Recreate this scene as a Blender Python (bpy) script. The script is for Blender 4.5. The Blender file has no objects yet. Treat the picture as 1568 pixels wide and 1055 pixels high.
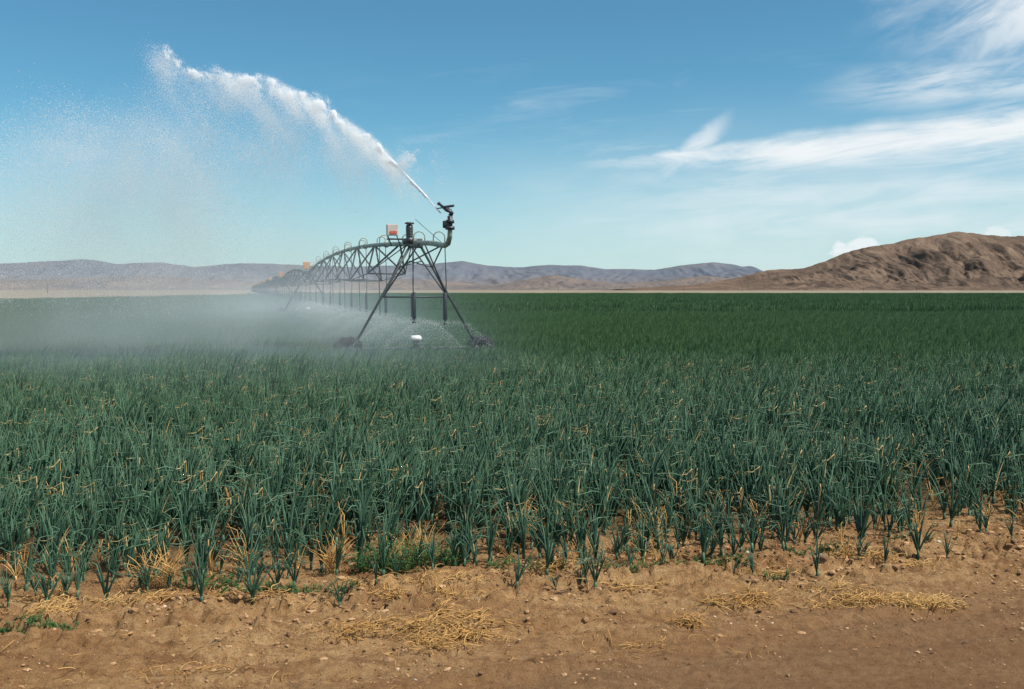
import bpy, math, random
import numpy as np
from mathutils import Vector
random.seed(7); rng=np.random.default_rng(7)
sc=bpy.context.scene
H=2.3
# ---------------------------------------------------------------- helpers
TAB=np.random.default_rng(3).random((256,256))
def vn(x,y):
    xi=np.floor(x).astype(np.int64); yi=np.floor(y).astype(np.int64)
    fx=x-xi; fy=y-yi; fx=fx*fx*(3-2*fx); fy=fy*fy*(3-2*fy)
    a=TAB[xi&255,yi&255]; b=TAB[(xi+1)&255,yi&255]; c=TAB[xi&255,(yi+1)&255]; d=TAB[(xi+1)&255,(yi+1)&255]
    return (a*(1-fx)+b*fx)*(1-fy)+(c*(1-fx)+d*fx)*fy
def fbm(x,y,o=4):
    s=0;a=.5
    for i in range(o):
        s=s+a*vn(x*2**i+17.3*i,y*2**i+5.1*i); a*=.5
    return s
def sst(a,b,x):
    t=np.clip((x-a)/(b-a),0,1); return t*t*(3-2*t)
def link(o,parent=None):
    sc.collection.objects.link(o)
    if parent: o.parent=parent
    return o
def empty(name):
    o=bpy.data.objects.new(name,None); return link(o)
def nmat(name):
    m=bpy.data.materials.new(name); m.use_nodes=True; nt=m.node_tree
    return m,nt,nt.nodes['Principled BSDF']
def nd(nt,t,**k):
    n=nt.nodes.new(t)
    for a,b in k.items(): setattr(n,a,b)
    return n
def noise(nt,scale,detail=4,rough=.6,vec=None):
    n=nd(nt,'ShaderNodeTexNoise'); n.inputs['Scale'].default_value=scale; n.inputs['Detail'].default_value=detail; n.inputs['Roughness'].default_value=rough
    if vec is not None: nt.links.new(vec,n.inputs['Vector'])
    return n.outputs['Fac']
def ramp(nt,f,stops):
    r=nd(nt,'ShaderNodeValToRGB'); nt.links.new(f,r.inputs[0])
    e=r.color_ramp.elements
    while len(e)<len(stops): e.new(.5)
    for i,(p,c) in enumerate(stops):
        e[i].position=p; e[i].color=(*c,1) if len(c)==3 else c
    return r.outputs[0]
def mixc(nt,f,a,b,mode='MIX'):
    m=nd(nt,'ShaderNodeMix',data_type='RGBA',blend_type=mode)
    for s,v in ((m.inputs[0],f),(m.inputs[6],a),(m.inputs[7],b)):
        if hasattr(v,'node'): nt.links.new(v,s)
        elif isinstance(v,(int,float)): s.default_value=v
        else: s.default_value=(*v,1)
    return m.outputs[2]
def math_(nt,op,a,b=None,c=None,clamp=False):
    m=nd(nt,'ShaderNodeMath',operation=op,use_clamp=clamp)
    for i,v in enumerate((a,b,c)):
        if v is None: continue
        if hasattr(v,'node'): nt.links.new(v,m.inputs[i])
        else: m.inputs[i].default_value=v
    return m.outputs[0]
class S:
    nt=None
    def __init__(s,k): s.k=k
    def _o(s,op,b,r=False,clamp=False):
        b=b.k if isinstance(b,S) else b
        return S(math_(S.nt,op,b,s.k) if r else math_(S.nt,op,s.k,b,clamp=clamp))
    def __add__(s,b): return s._o('ADD',b)
    __radd__=__add__
    def __mul__(s,b): return s._o('MULTIPLY',b)
    __rmul__=__mul__
    def __sub__(s,b): return s._o('SUBTRACT',b)
    def __rsub__(s,b): return s._o('SUBTRACT',b,True)
    def __truediv__(s,b): return s._o('DIVIDE',b)
    def step(s,a,b):
        m=nd(S.nt,'ShaderNodeMapRange',interpolation_type='SMOOTHSTEP')
        S.nt.links.new(s.k,m.inputs[0]); m.inputs[1].default_value=a; m.inputs[2].default_value=b
        return S(m.outputs[0])
    def absv(s): return S(math_(S.nt,'ABSOLUTE',s.k))
    def exp(s): return S(math_(S.nt,'EXPONENT',s.k))
    def maxv(s,b): return s._o('MAXIMUM',b)
    def minv(s,b): return s._o('MINIMUM',b)
def bump(nt,bsdf,h,strength,dist):
    b=nd(nt,'ShaderNodeBump'); b.inputs['Strength'].default_value=strength; b.inputs['Distance'].default_value=dist
    nt.links.new(h,b.inputs['Height']); nt.links.new(b.outputs[0],bsdf.inputs['Normal'])
class MB:
    def __init__(s): s.v=[];s.f=[];s.a=[];s.t=[]
    def tube(s,pts,rad,sides=6,rnd=0.,cap=True,flat=1.):
        pts=[Vector(p) for p in pts]; n=len(pts)
        if not hasattr(rad,'__len__'): rad=[rad]*n
        b=len(s.v)
        d0=(pts[-1]-pts[0]).normalized()
        ref=Vector((0,0,1)) if abs(d0.z)<.8 else Vector((random.uniform(-1,1) if rnd else 1,.3,0)).normalized()
        for i in range(n):
            d=(pts[min(i+1,n-1)]-pts[max(i-1,0)]).normalized()
            x=d.cross(ref)
            if x.length<1e-4: x=d.cross(Vector((0,1,0.1)))
            x.normalize(); y=d.cross(x)
            for k in range(sides):
                a=2*math.pi*k/sides
                s.v.append(tuple(pts[i]+(x*math.cos(a)+y*math.sin(a)*flat)*rad[i])); s.a.append(rnd); s.t.append(i/max(1,n-1))
        for i in range(n-1):
            for k in range(sides):
                k2=(k+1)%sides
                s.f.append((b+i*sides+k,b+i*sides+k2,b+(i+1)*sides+k2,b+(i+1)*sides+k))
        if cap and sides>2:
            s.f.append(tuple(b+k for k in range(sides))[::-1]); s.f.append(tuple(b+(n-1)*sides+k for k in range(sides)))
    def box(s,c,ex,ey,ez,bev=.0):
        c=Vector(c);ex=Vector(ex);ey=Vector(ey);ez=Vector(ez); b=len(s.v); q=1-bev
        rings=[(-1,q),(-q,1),(q,1),(1,q)]
        for z,r in rings:
            for (i,j) in ((-r*q,-r),(r*q,-r),(r,-r*q),(r,r*q),(r*q,r),(-r*q,r),(-r,r*q),(-r,-r*q)):
                s.v.append(tuple(c+ex*i+ey*j+ez*z)); s.a.append(0); s.t.append(0)
        for i in range(3):
            for k in range(8):
                k2=(k+1)%8; s.f.append((b+i*8+k,b+i*8+k2,b+(i+1)*8+k2,b+(i+1)*8+k))
        s.f.append(tuple(b+k for k in range(8))[::-1]); s.f.append(tuple(b+24+k for k in range(8)))
    def tri(s,p,rnd=0,t=0):
        b=len(s.v)
        for q in p: s.v.append(tuple(q)); s.a.append(rnd); s.t.append(t)
        s.f.append(tuple(range(b,b+len(p))))
    def mesh(s,name,mat,smooth=True):
        me=bpy.data.meshes.new(name); me.from_pydata(s.v,[],s.f)
        at=me.attributes.new('rnd','FLOAT','POINT'); at.data.foreach_set('value',np.array(s.a,dtype=np.float32))
        at=me.attributes.new('along','FLOAT','POINT'); at.data.foreach_set('value',np.array(s.t,dtype=np.float32))
        me.materials.append(mat)
        if smooth: me.polygons.foreach_set('use_smooth',[True]*len(me.polygons))
        me.update(); return me
    def obj(s,name,mat,parent=None,smooth=True):
        return link(bpy.data.objects.new(name,s.mesh(name,mat,smooth)),parent)
def gridmesh(name,X,Y,Z,mat,parent=None):
    n,m=X.shape
    v=np.stack([X,Y,Z],-1).reshape(-1,3)
    i=np.arange(n*m).reshape(n,m)
    f=np.stack([i[:-1,:-1],i[:-1,1:],i[1:,1:],i[1:,:-1]],-1).reshape(-1,4)
    me=bpy.data.meshes.new(name)
    me.vertices.add(len(v)); me.vertices.foreach_set('co',v.astype(np.float32).ravel())
    me.loops.add(f.size); me.loops.foreach_set('vertex_index',f.astype(np.int32).ravel())
    me.polygons.add(len(f)); me.polygons.foreach_set('loop_start',np.arange(0,f.size,4,dtype=np.int32))
    me.polygons.foreach_set('use_smooth',np.ones(len(f),dtype=bool))
    me.update(calc_edges=True); me.validate(); me.materials.append(mat)
    return link(bpy.data.objects.new(name,me),parent)
# ---------------------------------------------------------------- camera
cam=bpy.data.cameras.new('camera'); co=link(bpy.data.objects.new('camera',cam))
cam.lens=35; cam.sensor_width=36; cam.clip_end=100000; cam.clip_start=.1
co.location=(0,0,H); co.rotation_euler=(math.radians(90-3.15),0,0); sc.camera=co
sc.view_settings.view_transform='Standard'; sc.view_settings.look='None'; sc.view_settings.exposure=0
# ---------------------------------------------------------------- sun / sky
EL=math.radians(54); AZ=math.radians(112)
sv=Vector((math.sin(AZ)*math.cos(EL),math.cos(AZ)*math.cos(EL),math.sin(EL)))
sl=bpy.data.lights.new('sun','SUN'); so=link(bpy.data.objects.new('sun',sl)); sl.energy=5.0; sl.angle=math.radians(.5); sl.color=(1,.95,.87)
so.rotation_euler=sv.to_track_quat('Z','Y').to_euler()
w=bpy.data.worlds.new('World'); sc.world=w; w.use_nodes=True; nt=w.node_tree; S.nt=nt
bg=nt.nodes['Background']; bg.inputs[1].default_value=.1
sky=nd(nt,'ShaderNodeTexSky',sky_type='NISHITA'); sky.sun_disc=False; sky.sun_elevation=EL; sky.sun_rotation=AZ
sky.air_density=1.0; sky.dust_density=.5; sky.ozone_density=1.3; sky.altitude=600
tc=nd(nt,'ShaderNodeTexCoord'); sp=nd(nt,'ShaderNodeSeparateXYZ'); nt.links.new(tc.outputs['Generated'],sp.inputs[0])
u=S(math_(nt,'ARCTAN2',sp.outputs[0],sp.outputs[1])); v=S(math_(nt,'ARCSINE',sp.outputs[2]))
def skynoise(au,av,scale,detail=6,rough=.6,rot=0.,dist=0.,off=0.):
    c,s_=math.cos(rot),math.sin(rot)
    cm=nd(nt,'ShaderNodeCombineXYZ'); nt.links.new(((u*c+v*s_)*au+off).k,cm.inputs[0]); nt.links.new(((v*c-u*s_)*av+off).k,cm.inputs[1])
    n=nd(nt,'ShaderNodeTexNoise'); n.inputs['Scale'].default_value=scale; n.inputs['Detail'].default_value=detail; n.inputs['Roughness'].default_value=rough; n.inputs['Distortion'].default_value=dist
    nt.links.new(cm.outputs[0],n.inputs['Vector']); return S(n.outputs['Fac'])
wob=(skynoise(4,8,1.5,3)-.5)*.022
wob2=(skynoise(18,30,1.3,4,.6,0,0,3.1)-.5)*.022
fib=skynoise(5,34,1.3,7,.60,.08,.6)
fib2=skynoise(8,20,1.3,7,.58,.45,.9)
soft=skynoise(6,14,1,5,.6)
puf=skynoise(45,60,1,5,.6)
vc=v-(u*.055+.119)+wob*.7+wob2*.6
thick=u.step(.05,.5)*.017+.004
m1=(1-(vc/thick).step(.2,1.5))*(1-((vc*-1)/thick).step(.4,2.6))*u.step(.04,.17)
m1=m1*(fib.step(.24,.62))*(soft.step(.15,.5)*.40+.58)
vb=v-(u*.72+.008)+wob*.4+wob2
m2=(1-(vb.absv()).step(.001,.017))*u.step(.130,.165)*(1-u.step(.185,.222))*fib2.step(.25,.6)*.75
m3=(u+v*.5).step(.42,.60)*v.step(.13,.25)*fib2.step(.34,.70)*.85
m3b=(u+(v-.25)*1.2+wob2*1.5).step(.34,.43)*v.step(.215,.262)*soft.step(.25,.55)*.95
m3c=(1-((v-.185+wob).absv()).step(.004,.028))*u.step(.26,.42)*fib.step(.32,.65)*.7
m4=u.step(-.05,.3)*v.step(.02,.07)*(1-v.step(.10,.15))*(fib.step(.3,.75)*.45+soft.step(.2,.8)*.2)
m5=(u+.1).step(-.15,.35)*(1-v.step(.04,.22))*(soft.step(.1,.8)*.30+.05)
m6=fib.step(.5,.85)*v.step(.07,.12)*(1-v.step(.17,.24))*.35*u.step(-.3,.1)
m8=(1-((v-.135+wob-u*.02).absv()).step(.002,.012))*(u+.62).step(.15,.22)*(1-(u+.46).step(.03,.10))*fib.step(.3,.6)*.25
def cum(uc,vc_,ru,rv):
    a=(u-uc)/ru; b=(v-vc_)/rv
    return 1-(a*a+b*b+(puf-.5)*3.2).step(.3,1.0)
m7=cum(.330,.036,.024,.016).maxv(cum(.318,.040,.010,.010)); m7b=cum(.452,.050,.014,.010)
cl=m1.maxv(m2).maxv(m3).maxv(m3b).maxv(m3c).maxv(m4).maxv(m6).maxv(m8).maxv(m7*.8).maxv(m7b*.6)
cl=(cl+m5-cl*m5)
cl=S(math_(nt,'ADD',cl.k,0,clamp=True))
hz=(1-v.step(-.03,.18))
tint=mixc(nt,1.0,sky.outputs[0],(.58,1.05,1.12),'MULTIPLY')
c1=mixc(nt,(hz*.62).k,tint,(6.4,7.6,8.3))
c2=mixc(nt,cl.k,c1,(8.9,9.3,9.5))
nt.links.new(c2,bg.inputs[0])
# ---------------------------------------------------------------- field edge frame
def edge(x,y): return -.274*(x+3.42)+.962*(y-6.64)
def alongf(x,y): return .962*(x+3.42)+.274*(y-6.64)
def gh(x,y):
    e=edge(x,y); a=alongf(x,y)
    e2=e+(.5*(fbm(a*1.6,e*.7,5)-.45))
    near=np.exp(-np.maximum(0,np.hypot(x,y-7)-9)/8)
    h=.055*sst(-.30,-.16,e2)
    h=h+.035*sst(-.92,-.84,e2+.35*(vn(a*.7+4,e*0)-.5))*near
    h=h+near*(.08*(fbm(a*.8,e*1.6,3)-.45)*sst(-2.2,-.2,e)+.035*(fbm(a*2.5,e*5,4)-.45)+.030*(fbm(a*16,e*22,4)-.45)+.014*(vn(a*34,e*38)-.5))
    h=h+near*.030*np.cos(e*2*math.pi/.38+3.5*vn(a*.5,e*.5))*np.exp(-((e+1.3)/1.1)**2)*vn(a*.8,e)
    lump=fbm(a*9,e*11,4); h=h+near*.05*sst(.50,.58,lump)*np.exp(-((e+.25)/.5)**2)+near*.016*sst(.52,.57,fbm(a*19+3,e*24,3))*sst(-2.6,-.8,e)
    return h
# ---------------------------------------------------------------- ground
gm,nt,bs=nmat('sandy_soil')
geo=nd(nt,'ShaderNodeNewGeometry'); pos=geo.outputs['Position']; sp=nd(nt,'ShaderNodeSeparateXYZ'); nt.links.new(pos,sp.inputs[0]); S.nt=nt
x_,y_=S(sp.outputs[0]),S(sp.outputs[1]); e_=(x_+3.42)*-.274+(y_-6.64)*.962
mpg=nd(nt,'ShaderNodeMapping'); nt.links.new(pos,mpg.inputs[0]); mpg.inputs['Rotation'].default_value=(0,0,-.277); mpg.inputs['Scale'].default_value=(.35,1.5,1)
n1=noise(nt,1.6,7,.7,mpg.outputs[0]); n2=noise(nt,11,8,.78,pos); n3=noise(nt,70,5,.8,pos); n4=noise(nt,6,6,.75,mpg.outputs[0])
base=ramp(nt,n2,[(.32,(.29,.148,.062)),(.45,(.45,.262,.118)),(.56,(.54,.335,.158)),(.70,(.64,.43,.228))])
base=mixc(nt,(S(n1).step(.44,.58)*.60).k,base,(.30,.152,.066))
base=mixc(nt,(S(n4).step(.50,.62)*.60).k,base,(.215,.106,.047))
dk=(1-(e_+(S(n1)-.5)*2.8+x_*-.15).step(-2.4,-.8))
base=mixc(nt,(dk*.75).k,base,mixc(nt,n2,(.13,.063,.031),(.35,.20,.106)))
base=mixc(nt,S(n3).step(.53,.66).k,base,mixc(nt,.62,base,(.09,.046,.022)))
base=mixc(nt,(e_.step(.5,1.8)*.8).k,base,(.085,.058,.032))
far=y_.step(120,500).maxv((1-x_.step(-130,-80)))
nf=noise(nt,.012,6,.6,pos)
base=mixc(nt,far.k,base,ramp(nt,nf,[(.35,(.16,.14,.10)),(.5,(.24,.20,.145)),(.65,(.31,.26,.19))]))
nt.links.new(base,bs.inputs['Base Color']); bs.inputs['Roughness'].default_value=.95; bs.inputs['Specular IOR Level'].default_value=.1
hb=(S(n2)*.6+S(n3)*.5)
bump(nt,bs,hb.k,1.0,.06)
def geomseq(a,b,n): return np.geomspace(a,b,n)
xs=np.concatenate([-geomseq(30000,5.7,36),np.arange(-5.6,6.6,.018),geomseq(6.7,30000,36)])
ys=np.concatenate([-geomseq(30000,1,12)+3.5,np.arange(4.6,10.0,.018),np.arange(10.1,30,.3),geomseq(31,45000,36)])
X,Y=np.meshgrid(xs,ys); Z=gh(X,Y)
gridmesh('ground',X,Y,Z,gm)
# ---------------------------------------------------------------- hills
def hillmat(name,lo,mid,hi,sc_,bs_=.8,fine=.0,foot=None):
    m,nt,bs=nmat(name); g=nd(nt,'ShaderNodeNewGeometry')
    a=noise(nt,sc_,8,.65,g.outputs['Position']); b=noise(nt,sc_*7,6,.75,g.outputs['Position'])
    S.nt=nt; f=(S(a)*.6+S(b)*.4)
    c=ramp(nt,f.k,[(.38,lo),(.5,mid),(.62,hi)])
    if foot:
        sp=nd(nt,'ShaderNodeSeparateXYZ'); nt.links.new(g.outputs['Position'],sp.inputs[0])
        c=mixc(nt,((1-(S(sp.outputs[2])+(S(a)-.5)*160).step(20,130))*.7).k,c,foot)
    if fine: c=mixc(nt,(S(b).step(.5,.56)*fine).k,c,(lo[0]*.6,lo[1]*.7,lo[2]*.7))
    nt.links.new(c,bs.inputs['Base Color']); bs.inputs['Roughness'].default_value=1; bs.inputs['Specular IOR Level'].default_value=0
    bump(nt,bs,f.k,bs_,1/sc_*.12)
    return m
def hill(name,D,tab,wf,wb,mat,seed,gul=.4,nx=700,nv=70,pw=1.25,jag=.09):
    tab=np.array(tab,float); x=np.linspace(tab[0,0],tab[-1,0],nx)
    zc=np.interp(x,tab[:,0],tab[:,1]); k=np.hanning(9); k/=k.sum(); zc=np.convolve(np.pad(zc,4,'edge'),k,'valid')
    zc=zc+ (fbm(x/(wf*.12)+seed,x*0+seed,5)-.48)*jag*zc.max()*np.clip(zc/zc.max()*2,0,1)
    vv=np.concatenate([np.linspace(-1,0,nv),np.linspace(0,1,12)[1:]])
    XX,VV=np.meshgrid(x,vv); ZC=np.broadcast_to(zc,XX.shape)
    t=np.clip(1-np.abs(VV),0,1)**pw
    warp=fbm(XX/(wf*.5)+seed,VV*2+seed,3)*wf*.5
    g=np.abs(fbm((XX+warp)/(wf*.17)+seed*3,VV*1.8+seed,5)*2-.94)
    env=np.clip(1-t,0,1)*t*4
    g2=np.abs(fbm((XX-warp)/(wf*.055)+seed,VV*5+seed,4)*2-.94)
    ZZ=ZC*(t-gul*env*(.5-1.1*g)*.55-gul*.5*np.clip(env+.12,0,1)*(.5-g2)*.8)
    YY=D+np.where(VV<0,VV*wf,VV*wb)+0*XX
    ZZ=np.where(np.abs(VV)>.995,-5,np.maximum(ZZ,-4))
    return gridmesh(name,XX,YY,ZZ,mat)
mfar=hillmat('haze_tinted_range_rock',(.105,.128,.168),(.130,.146,.178),(.170,.168,.178),.0014,.35,foot=(.165,.145,.14))  # bluish distance haze is put into the rock's base colour
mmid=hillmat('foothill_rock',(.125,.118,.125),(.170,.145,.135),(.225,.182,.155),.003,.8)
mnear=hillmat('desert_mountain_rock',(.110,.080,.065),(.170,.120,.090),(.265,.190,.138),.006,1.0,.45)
farT=[(-9000,150),(-6500,190),(-5166,205),(-4116,205),(-3853,231),(-3381,247),(-3171,205),(-2803,226),(-2541,189),(-2278,215),(-1911,210),(-1281,184),(-651,210),(-388,231),(-205,194),(84,184),(346,205),(556,200),(740,168),(1134,168),(1396,200),(1606,226),(1764,205),(1843,185),(1921,196),(2026,150),(2184,90),(2709,60),(6000,40)]
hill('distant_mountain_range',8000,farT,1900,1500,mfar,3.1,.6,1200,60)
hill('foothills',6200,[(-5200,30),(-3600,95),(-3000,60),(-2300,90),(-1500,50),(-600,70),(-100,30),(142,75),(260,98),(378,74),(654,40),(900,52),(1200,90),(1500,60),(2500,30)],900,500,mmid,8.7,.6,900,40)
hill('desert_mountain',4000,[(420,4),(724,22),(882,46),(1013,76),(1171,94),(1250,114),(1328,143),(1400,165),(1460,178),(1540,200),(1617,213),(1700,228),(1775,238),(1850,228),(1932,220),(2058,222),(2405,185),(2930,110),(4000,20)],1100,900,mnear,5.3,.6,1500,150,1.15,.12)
# ---------------------------------------------------------------- leaf materials
def leafmat(name,ca,cb,fa=None,fb=None,dead=(.50,.36,.16),deadth=.94,rough=.5,tip=.35,tipdead=.8,spec=.3):
    m,nt,bs=nmat(name); S.nt=nt
    r=nd(nt,'ShaderNodeAttribute',attribute_name='rnd').outputs['Fac']; al=nd(nt,'ShaderNodeAttribute',attribute_name='along').outputs['Fac']
    oi=nd(nt,'ShaderNodeObjectInfo').outputs['Random']; g=nd(nt,'ShaderNodeNewGeometry')
    big=noise(nt,.35,4,.6,g.outputs['Position'])
    f=(S(r)*.55+S(oi)*.35+(S(big)-.5)*1.5+.02)
    f=S(math_(nt,'ADD',f.k,0,clamp=True))
    ta=(cb[0]*2.3,cb[1]*1.85,cb[2]*1.7)
    if fa:
        sp=nd(nt,'ShaderNodeSeparateXYZ'); nt.links.new(g.outputs['Position'],sp.inputs[0])
        ff=S(sp.outputs[1]).step(8,34).k
        c=mixc(nt,f.k,mixc(nt,ff,ca,fa),mixc(nt,ff,cb,fb)); tc_=mixc(nt,ff,ta,(fb[0]*2.0,fb[1]*1.6,fb[2]*1.5))
    else: c=mixc(nt,f.k,ca,cb); tc_=ta
    c=mixc(nt,(S(al).step(.4,1.)*tip).k,c,tc_)
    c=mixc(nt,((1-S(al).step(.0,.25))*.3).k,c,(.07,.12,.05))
    tipd=S(al).step(.88,.97)*S(r).step(.82,.85)
    c=mixc(nt,(tipd*tipdead).k,c,dead)
    c=mixc(nt,S(r).step(deadth,deadth+.01).k,c,dead)
    nt.links.new(c,bs.inputs['Base Color']); bs.inputs['Roughness'].default_value=rough; bs.inputs['Specular IOR Level'].default_value=spec
    return m
FA,FB=(.009,.040,.017),(.038,.100,.036)
NA,NB=(.008,.040,.027),(.055,.124,.076)
monion=leafmat('onion_leaf',NA,NB,FA,FB,deadth=.978,tip=.65)
monfar=leafmat('onion_leaf_field',NA,NB,FA,FB,deadth=2,tipdead=0,spec=.25,tip=.65)
mdry=leafmat('dry_leaf',(.38,.20,.06),(.60,.39,.15),deadth=2,rough=.8,tip=.2)
mweed=leafmat('weed_leaf',(.02,.075,.018),(.055,.14,.038),dead=(.3,.22,.08),deadth=.97,rough=.6)
def onion(mb,ox=0,oy=0,hs=1.,sides=5,segs=6,nl=None,lean=.10,spread=1.,droop=.25,oz=0,fat=1.45):
    phi=random.uniform(0,math.pi); nl=nl or random.randint(6,9)
    neck=random.uniform(.06,.10)*hs
    if sides>3: mb.tube([(ox,oy,oz-.03),(ox,oy,oz+.01),(ox,oy,oz+neck)],[.014*hs,.017*hs,.012*hs],6,rnd=.3)
    for i in range(nl):
        side=1 if i%2 else -1
        a=phi+(0 if side>0 else math.pi)+random.gauss(0,.45)
        L=hs*random.uniform(.34,.56)*(1-.05*abs(i-nl/2)); k=i/(nl-1)
        tilt=(.05+.34*abs(1-k)*random.uniform(.4,1.2))*spread; curve=random.uniform(.05,.5)*spread
        kink=random.uniform(.55,.85) if random.random()<droop else 9
        r0=random.uniform(.0055,.0085)*hs*fat
        x,y,z=ox,oy,oz+neck*random.uniform(.3,.9); pts=[(x,y,z)]; rad=[r0*.7]
        w_=random.uniform(.5,1.5)*lean; rn=random.random()
        for s_ in range(1,segs+1):
            t=s_/segs; ang=tilt+curve*t*t
            if t>kink: ang+=random.uniform(.9,1.7)
            st=L/segs
            dx=math.sin(ang)*math.cos(a)+w_*3*t; dy=math.sin(ang)*math.sin(a)+w_*t*.4; dz=math.cos(ang)
            q=math.sqrt(dx*dx+dy*dy+dz*dz); x+=dx/q*st; y+=dy/q*st; z=max(oz+.012,z+dz/q*st)
            pts.append((x,y,z)); rad.append(r0*(1.0-.88*max(0,(t-.3)/.7)**1.3) if t>.15 else r0)
        mb.tube(pts,rad,sides,rnd=rn,cap=False,flat=.8)
def blade(mb,x,y,z,a,tilt,L,wd,rnd,lean=.1,segs=3):
    px,py=-math.sin(a),math.cos(a); b=len(mb.v); X_,Y_,Z_=x,y,z
    for s_ in range(segs+1):
        t=s_/segs; wv=wd*(1-.85*t)
        mb.v.append((X_-px*wv,Y_-py*wv,Z_)); mb.v.append((X_+px*wv,Y_+py*wv,Z_)); mb.a+=[rnd,rnd]; mb.t+=[t,t]
        an=tilt*(1+t*1.2); X_+=(math.sin(an)*math.cos(a)+lean*2.6*t)*L/segs; Y_+=(math.sin(an)*math.sin(a)+lean*t)*L/segs; Z_+=math.cos(an)*L/segs
    for s_ in range(segs): mb.f.append((b+2*s_,b+2*s_+1,b+2*s_+3,b+2*s_+2))
def mkcol(name,meshes):
    c=bpy.data.collections.new(name)
    for i,m in enumerate(meshes):
        o=bpy.data.objects.new('%s_%02d'%(name,i),m); c.objects.link(o)
    return c
def scatter(name,P,R,Sc,V,col,parent):
    me=bpy.data.meshes.new(name); me.vertices.add(len(P)); me.vertices.foreach_set('co',np.asarray(P,np.float32).ravel())
    me.attributes.new('rot','FLOAT_VECTOR','POINT').data.foreach_set('vector',np.asarray(R,np.float32).ravel())
    me.attributes.new('scl','FLOAT_VECTOR','POINT').data.foreach_set('vector',np.asarray(Sc,np.float32).ravel())
    me.attributes.new('var','INT','POINT').data.foreach_set('value',np.asarray(V,np.int32))
    o=link(bpy.data.objects.new(name,me),parent)
    g=bpy.data.node_groups.new(name,'GeometryNodeTree'); g.interface.new_socket('Geometry',in_out='INPUT',socket_type='NodeSocketGeometry'); g.interface.new_socket('Geometry',in_out='OUTPUT',socket_type='NodeSocketGeometry')
    gi=g.nodes.new('NodeGroupInput'); go=g.nodes.new('NodeGroupOutput'); ip=g.nodes.new('GeometryNodeInstanceOnPoints')
    ci=g.nodes.new('GeometryNodeCollectionInfo'); ci.inputs['Collection'].default_value=col; ci.inputs['Separate Children'].default_value=True; ci.inputs['Reset Children'].default_value=True
    def at(n,t):
        a=g.nodes.new('GeometryNodeInputNamedAttribute'); a.data_type=t; a.inputs[0].default_value=n; return a.outputs[0]
    L=g.links.new
    L(gi.outputs[0],ip.inputs['Points']); L(ci.outputs[0],ip.inputs['Instance']); ip.inputs['Pick Instance'].default_value=True
    L(at('var','INT'),ip.inputs['Instance Index'])
    er=g.nodes.new('FunctionNodeEulerToRotation'); L(at('rot','FLOAT_VECTOR'),er.inputs[0]); L(er.outputs[0],ip.inputs['Rotation'])
    L(at('scl','FLOAT_VECTOR'),ip.inputs['Scale']); L(ip.outputs[0],go.inputs[0])
    md=o.modifiers.new('scatter','NODES'); md.node_group=g
    return o
field=empty('onion_field')
var=[]
for i in range(14):
    mb=MB(); onion(mb,0,0,1.,5,6,lean=.07,droop=.35); var.append(mb.mesh('onion_plant',monion))
for i in range(4):
    mb=MB(); onion(mb,0,0,.85,5,7,nl=7,spread=1.4,droop=.5,lean=.03); var.append(mb.mesh('onion_plant_open',monion))
for i in range(3):
    mb=MB(); onion(mb,0,0,.72,4,6,nl=6,spread=1.7,droop=.8,lean=.02,fat=1.15); var.append(mb.mesh('onion_plant_dry',mdry))
colN=mkcol('onion_plant_variant',var)
P=[];R=[];Sc=[];V=[]
N=36000
ey=rng.random(N)*20.1-.7; ax=rng.random(N)*34-13
ey=np.where(rng.random(N)<.6,np.round(ey/.34)*.34+rng.normal(0,.05,N),ey)
x=-3.42+.962*ax-.274*ey; y=6.64+.274*ax+.962*ey
fr=ey+.30*sst(-2,0,x)
dens=sst(-.25,.95,fr+ (fbm(x*.9+5,y*.9,3)-.47)*1.4) *.93+.07*(fr>-.1)
clump=sst(.25,.5,fbm(x*2.2+9,y*2.2,2))*.55+.45
gap=1-.75*sst(.56,.65,fbm(x*1.1+31,y*1.1+7,3))*(ey<4.5)
keep=(np.abs(x)<y*.60+1.0)&(y<25.3)&(rng.random(N)<dens*gap*np.where(ey<1.5,clump,1)*1.0)&(fr>-.3)
x,y,ey,fr=x[keep],y[keep],ey[keep],fr[keep]; n=len(x)
z=gh(x,y)
s=(.84+.46*sst(.2,2.6,fr))*rng.uniform(.70,1.22,n)*(.82+.36*vn(x*.8+3,y*.8)); s*=np.where(fr<.5,rng.uniform(.6,1.08,n),1)
for i in range(n):
    P.append((x[i],y[i],z[i])); R.append((rng.normal(0,.07),rng.normal(0,.07)+.03,rng.uniform(-.9,.9)+ (math.pi if (ey[i]<1 and random.random()<.5) else 0)))
    Sc.append((s[i]*.93,s[i]*.93,s[i]))
    q=random.random()
    V.append(random.randint(18,20) if (q<.17 and fr[i]<1.4) or (q<.07 and fr[i]<3) or q<.003 else (random.randint(14,17) if fr[i]<.6 and q<.5 else random.randint(0,13)))
for (px,py,hs) in [(-2.17,6.85,.85),(-1.83,6.92,.8),(.27,7.59,.95),(.62,7.30,1.0),(2.41,7.75,.9),(3.39,8.2,1.0),(2.86,8.1,.6),(-3.3,6.95,.9),(-2.9,7.0,.9),(-1.23,7.0,.65),(-.38,7.84,1.0),(-.62,7.66,.8),(3.5,8.9,.9),(1.05,7.9,.8),(-1.7,7.1,.8),(1.9,8.15,.9)]:
    P.append((px,py,float(gh(np.array(px),np.array(py))))); R.append((0,0,random.uniform(0,6))); Sc.append((hs,hs,hs)); V.append(random.randint(14,17))
scatter('front_onion_plants',P,R,Sc,V,colN,field)
pv=[]
for i in range(6):
    mb=MB()
    for k in range(31): onion(mb,random.uniform(-.55,.55),random.uniform(-.55,.55),random.uniform(.90,1.45),3,4,nl=6,lean=.13,droop=.12,fat=1.5)
    pv.append(mb.mesh('onion_patch',monfar))
colP=mkcol('onion_patch_variant',pv)
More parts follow.
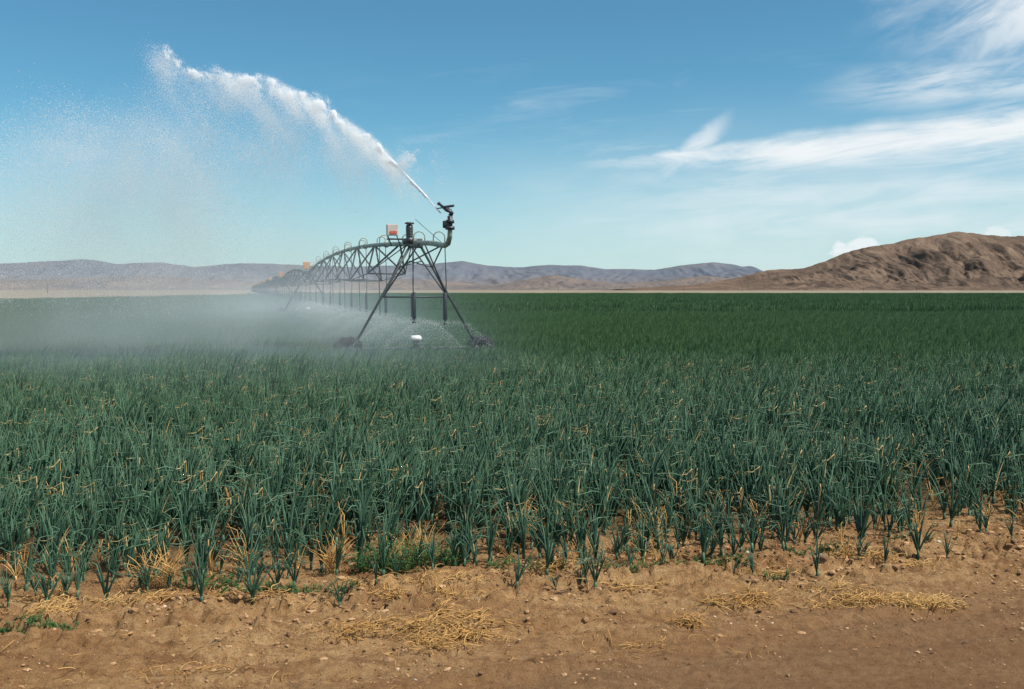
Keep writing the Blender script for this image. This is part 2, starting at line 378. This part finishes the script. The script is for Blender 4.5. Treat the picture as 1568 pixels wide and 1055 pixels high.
def patches(y0,y1,st,xl):
    yy=np.arange(y0,y1,st); A=[]
    for q in yy:
        hw=q*.60+3; xx=np.arange(max(-hw,xl),hw,st); A.append(np.stack([xx,np.full(len(xx),q)],1))
    A=np.concatenate(A); A+=rng.uniform(-.2,.2,A.shape)*st; return A
A=patches(25.2,80,1.0,-80); n=len(A)
scatter('mid_onion_plants',np.c_[A,np.full(n,.05)],np.c_[np.zeros((n,2)),rng.uniform(-.35,.35,n)],np.stack([np.ones(n),np.ones(n),rng.uniform(.85,1.15,n)*(.88+.24*vn(A[:,0]*.25,A[:,1]*.25))],1),rng.integers(0,6,n),colP,field)
fv=[]
for i in range(5):
    mb=MB()
    for k in range(200):
        x0,y0=random.uniform(-2.1,2.1),random.uniform(-2.1,2.1); hs=random.uniform(.7,1.5); rr=random.random()
        for j in range(4): blade(mb,x0+random.uniform(-.07,.07),y0,.12,random.uniform(0,6.28),random.uniform(.05,.3),.50*hs,.024,min(1,max(0,rr+random.uniform(-.2,.2))),.12,2)
    fv.append(mb.mesh('onion_far_patch',monfar,False))
colF=mkcol('onion_far_patch_variant',fv)
A=patches(81.5,420,3.8,-80); n=len(A)
scatter('far_onion_plants',np.c_[A,np.full(n,.05)],np.c_[np.zeros((n,2)),rng.uniform(-.3,.3,n)],np.stack([np.ones(n),np.ones(n),rng.uniform(.8,1.35,n)],1),rng.integers(0,5,n),colF,field)
cm_,nt,bs=nmat('onion_canopy'); g=nd(nt,'ShaderNodeNewGeometry'); mp=nd(nt,'ShaderNodeMapping'); nt.links.new(g.outputs['Position'],mp.inputs[0]); mp.inputs['Scale'].default_value=(1,.25,1)
a=noise(nt,1.5,6,.75,mp.outputs[0]); b=noise(nt,.02,4,.6,g.outputs['Position'])
c=ramp(nt,a,[(.35,(.004,.015,.006)),(.55,(.011,.040,.014)),(.7,(.025,.070,.022))]); c=mixc(nt,b,c,(.013,.044,.015),'MIX')  # crop sheet; shade in the leaf gaps is put into its dark green
nt.links.new(c,bs.inputs['Base Color']); bs.inputs['Roughness'].default_value=.9; bs.inputs['Specular IOR Level'].default_value=.1; bump(nt,bs,a,1,.3)
ysc=np.concatenate([np.arange(60,410,2.5),np.geomspace(412,520,30)]); xsc=np.linspace(-80,520,300)
X,Y=np.meshgrid(xsc,ysc); Z=.20+.33*sst(300,420,Y)+.05*(vn(X*3,Y*3)-.5)
gridmesh('field_canopy',X,Y,Z,cm_,field)
# ---------------------------------------------------------------- weeds, dry grass, clods
def ghs(x,y): return float(gh(np.array(float(x)),np.array(float(y))))
def weed(name,cx,cy,rw,rd,hh,n,mat,ls=.022):
    mb=MB()
    for i in range(n):
        r=math.sqrt(random.random()); a=random.uniform(0,6.28); bx,by=cx+r*rw*math.cos(a)*.9,cy+r*rd*math.sin(a)*.9
        L=hh*random.uniform(.4,1.1)*(1-.5*r); z0=ghs(bx,by)-.01; d=random.uniform(0,6.28); tl=random.uniform(.1,.9)
        x1,y1,z1=bx+math.cos(d)*math.sin(tl)*L,by+math.sin(d)*math.sin(tl)*L,z0+.015+math.cos(tl)*L
        rn=random.random()
        mb.tube([(bx,by,z0),((bx+x1)/2,(by+y1)/2,z0+(z1-z0)*.6),(x1,y1,z1)],[.0025,.002,.001],3,rnd=rn,cap=False)
        for k in range(8):
            t=random.uniform(.25,1.05); qx,qy,qz=bx+(x1-bx)*t,by+(y1-by)*t,z0+(z1-z0)*t
            aa=random.uniform(0,6.28); up=random.uniform(-.3,.8); l=ls*random.uniform(.6,1.4); wv=l*.25
            dx,dy=math.cos(aa),math.sin(aa)
            mb.tri([(qx,qy,qz),(qx+dx*l*.5-dy*wv,qy+dy*l*.5+dx*wv,qz+up*l*.5),(qx+dx*l,qy+dy*l,qz+up*l*.8),(qx+dx*l*.5+dy*wv,qy+dy*l*.5-dx*wv,qz+up*l*.5)],rn,.3)
    return mb.obj(name,mat,None,False)
for wd in [(-.97,7.75,.34,.20,.34,150,.03),(-.6,8.0,.28,.22,.32,110,.03),(-1.83,7.15,.34,.11,.10,130,.022),(-2.3,7.35,.3,.2,.10,70,.025),(-3.15,6.5,.30,.10,.05,130,.016),(2.05,7.66,.13,.06,.05,60,.016),(.92,7.75,.45,.09,.05,140,.016),(1.65,7.95,.38,.08,.05,130,.016),(2.6,8.3,.34,.08,.05,110,.016),(-1.35,7.15,.28,.1,.05,70,.018),(3.5,8.65,.3,.1,.05,70,.018),(0.1,7.8,.35,.12,.07,90,.02)]:
    weed('green_weed',*wd[:6],mweed,wd[6])
def straw(name,cx,cy,rw,rd,n,up=.03,L0=.05,L1=.17,mat=mdry):
    mb=MB()
    cs=[(random.gauss(0,.5)*rw,random.gauss(0,.5)*rd) for _ in range(max(2,n//45))]
    for i in range(n):
        c0=random.choice(cs); r=abs(random.gauss(0,.28)); a=random.uniform(0,6.28); x,y=cx+c0[0]+r*rw*math.cos(a),cy+c0[1]+r*rd*math.sin(a)
        d=random.uniform(0,6.28); L=random.uniform(L0,L1); c=random.gauss(0,2.2); z=ghs(x,y)+random.uniform(.0,up); pts=[]; el=random.uniform(-.1,.7) if up<.1 else random.uniform(.6,1.5)
        for k in range(5):
            pts.append((x,y,z)); x+=math.cos(d)*math.cos(el)*L/4; y+=math.sin(d)*math.cos(el)*L/4; z=max(z+math.sin(el)*L/4,ghs(x,y)+.002); d+=c/4; el-=random.uniform(0,.3)
        q=random.uniform(.0015,.0042); mb.tube(pts,[q,q,q,q*.8,q*.4],3,rnd=random.random(),cap=False)
    return mb.obj(name,mat)
for a in [(-.62,6.52,.56,.20,560),(1.62,7.1,.3,.10,190),(2.58,7.2,.55,.16,560),(1.17,6.7,.18,.08,90),(-.35,6.75,.2,.12,90),(2.9,7.05,.3,.1,90),(-2.4,7.0,.6,.15,190),(.4,7.7,.6,.15,180),(-.2,7.4,.9,.15,150),(2.2,8.0,1.0,.2,170),(-1.3,7.1,.7,.12,150),(3.2,8.1,.6,.15,130),(-3.2,6.8,.5,.12,160),(0.5,6.3,2.5,.8,110)]:
    straw('dry_grass_litter',*a)
for a in [(-2.62,7.3,.13,.10,90),(-1.35,7.6,.12,.1,60),(-.75,8.2,.14,.10,60),(.12,8.5,.14,.10,60),(-2.0,7.6,.12,.1,30),(1.3,8.5,.12,.1,40)]:
    straw('dry_weed_stalks',*a,up=.10,L0=.14,L1=.32)
mcl,nt,bs=nmat('soil_clod'); g=nd(nt,'ShaderNodeNewGeometry'); at=nd(nt,'ShaderNodeAttribute',attribute_name='rnd').outputs['Fac']
c=ramp(nt,at,[(0,(.14,.068,.033)),(.6,(.37,.21,.097)),(.985,(.50,.31,.16)),(.995,(.6,.52,.42))]); nt.links.new(c,bs.inputs['Base Color']); bs.inputs['Roughness'].default_value=.95
bump(nt,bs,noise(nt,90,4,.7,g.outputs['Position']),.8,.01)
mb=MB()
ico=[Vector(v).normalized() for v in [(0,0,1),(.9,0,.4),(.28,.85,.45),(-.72,.53,.4),(-.72,-.53,.5),(.28,-.85,.4),(.72,.53,-.45),(-.28,.85,-.4),(-.9,0,-.45),(-.28,-.85,-.4),(.72,-.53,-.4),(0,0,-1)]]
icf=[(0,1,2),(0,2,3),(0,3,4),(0,4,5),(0,5,1),(1,6,2),(2,7,3),(3,8,4),(4,9,5),(5,10,1),(2,6,7),(3,7,8),(4,8,9),(5,9,10),(1,10,6),(11,7,6),(11,8,7),(11,9,8),(11,10,9),(11,6,10)]
NC=30000; EE=rng.normal(-.6,1.1,NC); AA=rng.uniform(-3,14,NC); CX=-3.42+.962*AA-.274*EE; CY=6.64+.274*AA+.962*EE
kk=(EE>-3.2)&(EE<1.6)&(np.abs(CX)<CY*.58)&(CY>5)&(rng.random(NC)<.18+1.6*sst(.42,.6,fbm(CX*1.7,CY*1.7,3)))
CX,CY,EE=CX[kk][:11000],CY[kk][:11000],EE[kk][:11000]; CZ=gh(CX,CY)
for x,y,z0,ee in zip(CX.tolist(),CY.tolist(),CZ.tolist(),EE.tolist()):
    r=.0030+.0038*random.expovariate(1.0)*(1.8 if -.6<ee<.4 else .9); r=min(r,.028)
    z=z0+r*.1; b=len(mb.v); rn=random.random(); sx,sy,sz=random.uniform(.7,1.5),random.uniform(.7,1.5),random.uniform(.4,.8); th=random.uniform(0,6)
    for q in ico:
        k=r*random.uniform(.75,1.25); X_=q.x*sx*k;Y_=q.y*sy*k; mb.v.append((x+X_*math.cos(th)-Y_*math.sin(th),y+X_*math.sin(th)+Y_*math.cos(th),z+q.z*sz*k)); mb.a.append(rn); mb.t.append(0)
    mb.f+= [tuple(b+i for i in f) for f in icf]
mb.obj('soil_clods',mcl,None,False)
# ---------------------------------------------------------------- centre pivot
def metal(name,c,c2,rough=.5,met=.0):
    m,nt,bs=nmat(name); g=nd(nt,'ShaderNodeNewGeometry'); a=noise(nt,3,5,.7,g.outputs['Position'])
    nt.links.new(ramp(nt,a,[(.35,c),(.65,c2)]),bs.inputs['Base Color']); bs.inputs['Roughness'].default_value=rough; bs.inputs['Metallic'].default_value=met; return m
mg=metal('galvanized_steel',(.20,.23,.18),(.34,.37,.28),.5,.1); mdk=metal('weathered_leg_steel',(.014,.020,.022),(.030,.040,.038),.5,.1)
mtr=metal('truss_steel',(.022,.030,.028),(.05,.06,.055),.5,.1)
mrub=metal('tyre_rubber',(.004,.005,.008),(.012,.012,.014),.85); mhose=metal('drop_hose_rubber',(.006,.010,.014),(.014,.018,.022),.6)
mor=metal('orange_box_paint',(.60,.25,.08),(.70,.34,.12),.5); mpk=metal('control_box_paint',(.50,.42,.38),(.66,.60,.55),.5); mwh=metal('white_motor_paint',(.75,.75,.72),(.85,.85,.82),.5); mbk=metal('pump_paint',(.025,.03,.035),(.05,.055,.06),.4)
mred=metal('red_label_paint',(.5,.10,.05),(.6,.16,.07),.5)
D=(-.262,.965); W=(.965,.262); T0=(-2.9,30.)
def Pw(u_,w_,z_): return (T0[0]+u_*D[0]+w_*W[0],T0[1]+u_*D[1]+w_*W[1],z_)
def dv(u_,w_,z_): return (u_*D[0]+w_*W[0],u_*D[1]+w_*W[1],z_)
piv=empty('center_pivot_irrigation_system')
pipe=MB();truss=MB();legs=MB();tyre=MB();hose=MB();goose=MB();orange=MB();pink=MB();white=MB();black=MB();redm=MB()
SP=50.; NS=9; ZP=3.66; CAM=.62
drops=[]
def pz(u_):
    if u_<0: return ZP - .012*u_*u_
    t=(u_%SP)/SP; return ZP+CAM*4*t*(1-t)
def hoop(u_,sd,zend,thick):
    z0=pz(u_); r=.16
    pts=[Pw(u_,0,z0),Pw(u_,0,z0+.16)]
    for k in range(1,8):
        a=math.pi*k/8; pts.append(Pw(u_,sd*(r-r*math.cos(a)),z0+.16+r*math.sin(a)))
    pts+= [Pw(u_,sd*2*r,z0+.14),Pw(u_,sd*2*r,z0-.1)]
    goose.tube(pts,.018,6)
    hose.tube([Pw(u_,sd*2*r,z0-.1),Pw(u_,sd*(2*r+.03),(z0+zend)/2),Pw(u_,sd*2*r,zend)],.015,5)
    if thick:
        hose.tube([Pw(u_,sd*2*r,zend+.78),Pw(u_,sd*2*r,zend+.74),Pw(u_,sd*2*r,zend+.04),Pw(u_,sd*2*r,zend)],[.02,.060,.060,.02],8)
        hose.tube([Pw(u_,sd*2*r,zend),Pw(u_,sd*2*r,zend-.05),Pw(u_,sd*2*r,zend-.06),Pw(u_,sd*2*r,zend-.10)],[.02,.02,.06,.06],8)
    drops.append((u_,sd*2*r,zend-.08))
def tower(u0,near):
    for sd in (-1,1):
        legs.tube([Pw(u0,sd*1.86,.62),Pw(u0,sd*.16,ZP-.05)],.042+.02*(not near),6)
        legs.tube([Pw(u0,sd*.98,2.08),Pw(u0-1.1,sd*.08,pz(u0-1.1) if u0 else ZP-.02)],.024,6)
        legs.tube([Pw(u0,sd*.98,2.08),Pw(u0+1.3,sd*.08,pz(u0+1.3)-.05)],.024,6)
        legs.tube([Pw(u0,sd*.98,2.08),Pw(u0,sd*.5,2.98),Pw(u0,-sd*.2,ZP-.5)],.020,5)
        c=Vector(Pw(u0,sd*2.02,.42)); ax=Vector(dv(1,0,0)); xx=Vector(dv(0,1,0))
        R0,r0=.33,.14; b=len(tyre.v); nM,nm=40,10
        for i in range(nM):
            a=2*math.pi*i/nM; rad=xx*math.cos(a)+Vector((0,0,1))*math.sin(a); lug=.03 if i%4<2 else 0
            for j in range(nm):
                q=2*math.pi*j/nm; out=math.cos(q); tyre.v.append(tuple(c+rad*(R0+out*(r0+(lug if out>.3 else 0)))+ax*math.sin(q)*r0*1.0)); tyre.a.append(0); tyre.t.append(0)
        for i in range(nM):
            for j in range(nm):
                i2=(i+1)%nM; j2=(j+1)%nm; tyre.f.append((b+i*nm+j,b+i*nm+j2,b+i2*nm+j2,b+i2*nm+j))
        legs.tube([tuple(c-ax*.06),tuple(c-ax*.04),tuple(c+ax*.04),tuple(c+ax*.06)],[.10,.22,.22,.10],16)
        legs.tube([tuple(c-ax*.2),tuple(c+ax*.2)],.05,10)
        black.box(tuple(c+ax*.02+Vector((0,0,.06))-xx*sd*.22),dv(.13,0,0),dv(0,.14,0),(0,0,.13),.2)
    legs.tube([Pw(u0,-.98,2.08),Pw(u0,.98,2.08)],.030,6)
    legs.box(Pw(u0,0,.53),dv(0,1.9,0),dv(.06,0,0),(0,0,.05),.1)
    white.tube([Pw(u0-.1,-.17,.84),Pw(u0-.1,-.15,.84),Pw(u0-.1,.08,.84),Pw(u0-.1,.13,.84),Pw(u0-.1,.15,.84)],[.05,.09,.09,.07,.03],14)
    black.box(Pw(u0-.05,0,.66),dv(0,.08,0),dv(.08,0,0),(0,0,.10),.2)
    legs.box(Pw(u0,0,ZP-.06),dv(0,.22,0),dv(.08,0,0),(0,0,.05),.2)
    if not near:
        orange.box(Pw(u0+.3,-.1,ZP+.55),dv(0,.24,0),dv(.16,0,0),(0,0,.27),.08); legs.tube([Pw(u0+.3,-.1,ZP),Pw(u0+.3,-.1,ZP+.3)],.04,6)
for s_ in range(NS):
    u0=s_*SP; us=np.linspace(0,SP,26)
    pipe.tube([Pw(u0+q,0,pz(u0+q) if q<SP else ZP) for q in us],.080,10)
    for q in np.arange(6.2,SP,6.25): pipe.tube([Pw(u0+q-.03,0,pz(u0+q)),Pw(u0+q+.03,0,pz(u0+q))],.12,10)
    nb=8; low=[]
    for i in range(1,nb):
        t=i/nb; dep=1.45*min(1,math.sin(math.pi*t)*1.9); q=u0+SP*t
        low.append((q,pz(q)-dep))
    for sd in (-1,1):
        lp=[Pw(u0+1.,sd*.06,pz(u0+1.))]+[Pw(q,sd*.68,zz) for q,zz in low]+[Pw(u0+SP-1.,sd*.06,pz(u0+SP-1.))]
        for k in range(len(lp)-1): truss.tube([lp[k],lp[k+1]],.018+.014*(s_>0),5)
        for i,(q,zz) in enumerate(low):
            for dq in (-SP/nb/2,SP/nb/2): truss.tube([Pw(q,sd*.68,zz),Pw(q+dq,sd*.03,pz(q+dq)-.05)],.034+.014*(s_>0),5)
    for q,zz in low: truss.tube([Pw(q,-.68,zz),Pw(q,.68,zz)],.030,5)
    k=0
    for q in np.arange(2.5,SP-1,3.1): hoop(u0+q,-1 if k%2 else 1,1.4,True if k%2==0 else s_>0); k+=1
    tower(u0,s_==0)
tower(NS*SP,False)
ov=[Pw(q,0,pz(q)) for q in (0,-1,-2,-3,-4)]+[Pw(-4.5,0,3.44),Pw(-4.9,0,3.47),Pw(-5.12,0,3.62),Pw(-5.15,0,3.8)]
pipe.tube(ov,[.075]*6+[.07,.065,.06],10)
hoop(-1.6,-1,1.45,True); hoop(-2.9,1,1.45,True)
for sd in (-1,1): truss.tube([Pw(0,sd*.5,2.95),Pw(-3.9,sd*.04,3.42)],.022,5)
truss.tube([Pw(0,0,ZP+.75),Pw(-4.2,0,3.5)],.010,4)
gunp=Vector(Pw(-5.15,0,3.8))
black.tube([tuple(gunp),tuple(gunp+Vector((0,0,.08)))],.12,12); black.tube([tuple(gunp+Vector((0,0,.0))),tuple(gunp+Vector((0,0,.34)))],.065,10)
black.tube([tuple(gunp+Vector((0,0,.16))),tuple(gunp+Vector((0,0,.24)))],.11,12)
black.box(tuple(gunp+Vector((-.10,0,.13))),(.08,0,0),(0,.07,0),(0,0,.09),.2)
g0=gunp+Vector((0,0,.34)); gd=Vector((-.66,.1,.74)).normalized()
black.tube([tuple(g0),tuple(g0+Vector((.04,0,.07))),tuple(g0+Vector((0,0,.13))),tuple(g0+gd*.12+Vector((0,0,.06))),tuple(g0+gd*.42)],[.065,.065,.06,.05,.028],10)
black.tube([tuple(g0+gd*.40),tuple(g0+gd*.45)],.045,10)
black.tube([tuple(g0+Vector((.04,0,.1))),tuple(g0+Vector((-.05,0,.22))),tuple(g0+Vector((-.32,.03,.19)))],[.015,.02,.015],6)
black.box(tuple(g0+Vector((-.02,0,.24))),(.13,0,.02),(0,.03,0),(0,0,.03),.2)
pink.box(Pw(1.2,-.52,4.15),dv(0,.17,0),dv(.12,0,0),(0,0,.17),.06)
redm.box(Pw(1.07,-.50,4.07),dv(0,.11,0),dv(.012,0,0),(0,0,.045),.1)
for a in (-.66,-.38): legs.tube([Pw(1.2,a,3.98),Pw(1.2,a+.12,3.65)],.02,5)
legs.box(Pw(1.0,-.35,3.86),dv(0,.36,0),dv(.14,0,0),(0,0,.02),.1)
black.tube([Pw(.1,-.16,3.72),Pw(.1,-.16,3.84),Pw(.1,-.16,3.85),Pw(.1,-.16,4.24),Pw(.1,-.16,4.26)],[.13,.13,.10,.10,.06],14)
for k in range(6): black.tube([Pw(.1,-.16,3.9+.05*k),Pw(.1,-.16,3.92+.05*k)],.115,14)
black.tube([Pw(.1,-.16,4.27),Pw(.1,-.16,4.31),Pw(.1,-.16,4.33)],[.14,.14,.06],14)
black.tube([Pw(.1,-.36,3.75),Pw(.1,.22,3.75)],.09,10)
for nm_,m_,mt in (('main_pipe',pipe,mg),('truss_rods',truss,mtr),('tower_legs',legs,mdk),('tyres',tyre,mrub),('drop_hoses',hose,mhose),('gooseneck_hoops',goose,mg),('tower_boxes',orange,mor),('control_box',pink,mpk),('drive_motors',white,mwh),('end_gun_and_pump',black,mbk),('warning_label',redm,mred)):
    m_.obj(nm_,mt,piv,nm_ not in('control_box','tower_boxes','warning_label'))
# ---------------------------------------------------------------- water droplets
mw=bpy.data.materials.new('water_droplets'); mw.use_nodes=True; nt=mw.node_tree; nt.nodes.clear()
o=nd(nt,'ShaderNodeOutputMaterial'); df=nd(nt,'ShaderNodeBsdfDiffuse'); tr=nd(nt,'ShaderNodeBsdfTranslucent'); mx=nd(nt,'ShaderNodeMixShader'); mx.inputs[0].default_value=.45
df.inputs[0].default_value=(.96,.98,1,1); tr.inputs[0].default_value=(.96,.98,1,1)
nt.links.new(df.outputs[0],mx.inputs[1]); nt.links.new(tr.outputs[0],mx.inputs[2]); nt.links.new(mx.outputs[0],o.inputs[0])
def drops_obj(name,P,r,parent):
    me=bpy.data.meshes.new(name); me.vertices.add(len(P)); me.vertices.foreach_set('co',P.astype(np.float32).ravel())
    me.attributes.new('rad','FLOAT','POINT').data.foreach_set('value',np.broadcast_to(r,(len(P),)).astype(np.float32).copy())
    ob=link(bpy.data.objects.new(name,me),parent)
    g=bpy.data.node_groups.new(name,'GeometryNodeTree'); g.interface.new_socket('Geometry',in_out='INPUT',socket_type='NodeSocketGeometry'); g.interface.new_socket('Geometry',in_out='OUTPUT',socket_type='NodeSocketGeometry')
    gi=g.nodes.new('NodeGroupInput'); go=g.nodes.new('NodeGroupOutput'); mp=g.nodes.new('GeometryNodeMeshToPoints'); a=g.nodes.new('GeometryNodeInputNamedAttribute'); a.data_type='FLOAT'; a.inputs[0].default_value='rad'
    sm=g.nodes.new('GeometryNodeSetMaterial'); sm.inputs['Material'].default_value=mw
    g.links.new(gi.outputs[0],mp.inputs[0]); g.links.new(a.outputs[0],mp.inputs['Radius']); g.links.new(mp.outputs[0],sm.inputs[0]); g.links.new(sm.outputs[0],go.inputs[0])
    me.materials.append(mw); ob.modifiers.new('points','NODES').node_group=g; return ob
spray=empty('irrigation_water_spray')
JP=np.array([(-1.78,4.22),(-2.24,4.74),(-2.74,5.26),(-3.41,5.95),(-4.08,6.48),(-4.92,7.0),(-5.75,7.48),(-6.42,7.72),(-7.26,7.80),(-8.09,7.86),(-8.60,8.05),(-9.0,8.45),(-9.15,8.62)])
seg=np.r_[0,np.cumsum(np.hypot(*np.diff(JP,axis=0).T))]; LJ=seg[-1]
def jet(s): return np.interp(s*LJ,seg,JP[:,0]),np.interp(s*LJ,seg,JP[:,1])
def nrm(*a): return rng.normal(*a)
n=190000; s=rng.random(n)**.95; jx,jz=jet(s)
wd=.008+.085*sst(.03,.6,s)
wd*=.40+1.2*fbm(s*34,s*0+3,3)
puff=(fbm(s*20,s*0+8,4)-.47)*.85*sst(.05,.5,s)
a=nrm(0,1,n); b=nrm(0,1,n); c=nrm(0,1,n)
off=np.abs(a)*np.where(a>0,.40,2.0)*np.sign(a)*wd+puff*.55*np.abs(nrm(0,1,n))
P=np.c_[jx+off*.55+c*wd*.7,25.1+nrm(0,1,n)*wd+s*1.2,jz+off*.8+b*wd*.35]
dk=np.clip(.95-sst(.60,.80,s)*.62+(s>.9)*.1,.1,1)
k=(rng.random(n)<dk*(.08+1.1*sst(.40,.64,fbm(P[:,0]*6.,P[:,2]*6.,4)))*.68)
P=P[k]; drops_obj('jet_core',P,.0040+.004*(rng.random(len(P))**8),spray)
n=520000; s=.08+.92*rng.random(n)**.75; jx,jz=jet(s); fall=rng.exponential(1,n)*(.10+1.8*s**1.4)
P=np.c_[jx-fall*.40+nrm(0,.10,n),25.6+s*.8+nrm(0,.5,n),jz-fall+nrm(0,.03,n)]
q=fbm(P[:,0]*2.2+P[:,2]*.9,P[:,2]*.7-P[:,0]*.2,4); k=(P[:,2]>.5)&(rng.random(n)<(.12+sst(.34,.70,q)*.8))
P=P[k]; drops_obj('jet_veil',P,.0030+.0035*(rng.random(len(P))**14),spray)
n=9000; P=np.c_[-2.40+nrm(0,.24,n),25.3+nrm(0,.2,n),5.62+nrm(0,.18,n)]; q=fbm(P[:,0]*6,P[:,2]*6,3); P=P[rng.random(n)<sst(.42,.66,q)*.7]
P2=np.c_[-2.75+nrm(0,.08,1200)-.0,25.3+nrm(0,.1,1200),5.45+nrm(0,.12,1200)]
P3=np.c_[-1.95+np.abs(nrm(0,.3,700)),25.2+nrm(0,.2,700),4.9+nrm(0,.5,700)]
drops_obj('nozzle_splash',np.r_[P,P2,P3],.0040,spray)
n=1250000; x=-17+13.5*rng.random(n); z=.6+8.0*rng.random(n)
topx=[-17,-13,-11.3,-9.6,-8,-6,-4,-3]; topz=[6.9,7.4,7.9,7.9,7.7,7.2,5.9,4.6]
top=np.interp(x,topx,topz)+ (vn(x*1.1,z*.6)-.5)*1.0
d=sst(0,1.8,top-z)*(.26+.62*np.exp(-((x+9.6)/2.6)**2)*sst(1.0,7.0,z)+.12*(x<-9))*sst(.20,.7,fbm(x*.5+3+z*.2,z*.5,5))*(1-.88*sst(-7.5,-3.0,x+.2*(z-4)))*sst(1.2,3.5,z)
k=rng.random(n)<d*1.05
P=np.c_[x,26+nrm(0,1.1,n),z][k]; drops_obj('drifting_drops',P,.0028+.0035*(rng.random(len(P))**12)*2,spray)
A=[]
for (u_,w_,z_) in drops[:16]+drops[-2:]:
    m=2000; r=np.sqrt(rng.random(m))*1.6; th=rng.random(m)*6.28; zz=z_+.12*np.sin(np.clip(r,0,1.6)*2)-.28*r*r+nrm(0,.03,m)
    A.append(np.c_[T0[0]+u_*D[0]+w_*W[0]+r*np.cos(th)-.15*r,T0[1]+u_*D[1]+w_*W[1]+r*np.sin(th),zz])
A=np.concatenate(A); drops_obj('sprinkler_umbrellas',A[A[:,2]>.55],.0034,spray)
# ---- fine mist as real volumes
def volbox(name,x0,x1,y0,y1,z0,z1,fn,col=(.97,.985,1,1)):
    m=bpy.data.materials.new(name); m.use_nodes=True; nt=m.node_tree; nt.nodes.clear(); S.nt=nt
    o=nd(nt,'ShaderNodeOutputMaterial'); vs=nd(nt,'ShaderNodeVolumeScatter'); vs.inputs['Color'].default_value=col; vs.inputs['Anisotropy'].default_value=-.25
    g=nd(nt,'ShaderNodeNewGeometry'); sp=nd(nt,'ShaderNodeSeparateXYZ'); nt.links.new(g.outputs['Position'],sp.inputs[0])
    den=fn(nt,g.outputs['Position'],S(sp.outputs[0]),S(sp.outputs[1]),S(sp.outputs[2])).maxv(0.)
    nt.links.new(den.k,vs.inputs['Density']); nt.links.new(vs.outputs[0],o.inputs['Volume'])
    mb=MB(); c=((x0+x1)/2,(y0+y1)/2,(z0+z1)/2); mb.box(c,((x1-x0)/2,0,0),(0,(y1-y0)/2,0),(0,0,(z1-z0)/2),.02)
    return mb.obj(name,m,spray,False)
def skymist(nt,pos,x,y,z):
    nz=S(noise(nt,.33,2,.6,pos))
    top=(x+10.5)*(x+10.5)*-.055+7.8+(nz-.5)*3.0
    e=(top-z).step(0,4.0)
    right=1-(x+z*.28).step(-5.2,-1.4)
    left=x.step(-21,-14)*.5+.5
    core=(((x+9.3)*(x+9.3)*-.08)+((z-4.4)*(z-4.4)*-.10)).exp()
    yb=1-((y-26.2).absv()).step(1.2,2.9)
    return e*right*left*yb*(core*.09+.040)*(nz.step(.25,.7)*1.1+.1)*z.step(.2,1.0)*x.step(-24,-20)
volbox('fine_mist_aloft',-24,-1.5,23.2,29.2,.7,9.6,skymist)
BL=(.68,.90,1,1)
def lowmist(nt,pos,x,y,z):
    nz=S(noise(nt,.22,2,.6,pos))
    line=x+2.9+(y-30)*.2715
    a=(line*line*-.012).exp()*(1-line.step(-.5,4.5))
    b=((x+8)*(x+8)*-.026+(y-25)*(y-25)*-.014).exp()
    fall=((z-.3)*-.62).exp()
    return (a*.034+b*.075)*fall*(nz.step(.2,.7)+.15)*(y+x*.25-11).step(0,10)*(1-y.step(80,110))*(1-x.step(-5.0,2.2))*x.step(-38,-22)*(1-z.step(2.2,4.4))
volbox('fine_mist_over_crop',-38,3.0,29.3,110,.28,4.5,lowmist,BL)
volbox('fine_mist_front',-24,3.0,13.5,29.25,.20,.68,lowmist,BL)
volbox('fine_mist_drift',-24,3.0,13.5,23.15,.70,4.5,lowmist,BL)
# ---------------------------------------------------------------- distant utility poles & road
mwood=metal('pole_wood',(.10,.08,.06),(.16,.13,.1),.9)
for (x,y) in [(-289,620),(70,1500),(250,1450),(420,1400),(560,1380),(700,1360),(330,1430),(490,1390)]:
    mb=MB(); mb.tube([(x,y,-.2),(x,y,9)],[.2,.14],8); mb.tube([(x-1.2,y,8.3),(x+1.2,y,8.3)],.08,6); mb.obj('utility_pole',mwood)
mrd=metal('gravel_road',(.4,.36,.28),(.5,.45,.36),.9)
X,Y=np.meshgrid(np.linspace(360,450,40),np.array([900.,1000.])); gridmesh('gravel_road',X,Y+X*.3,.3+0*X,mrd)
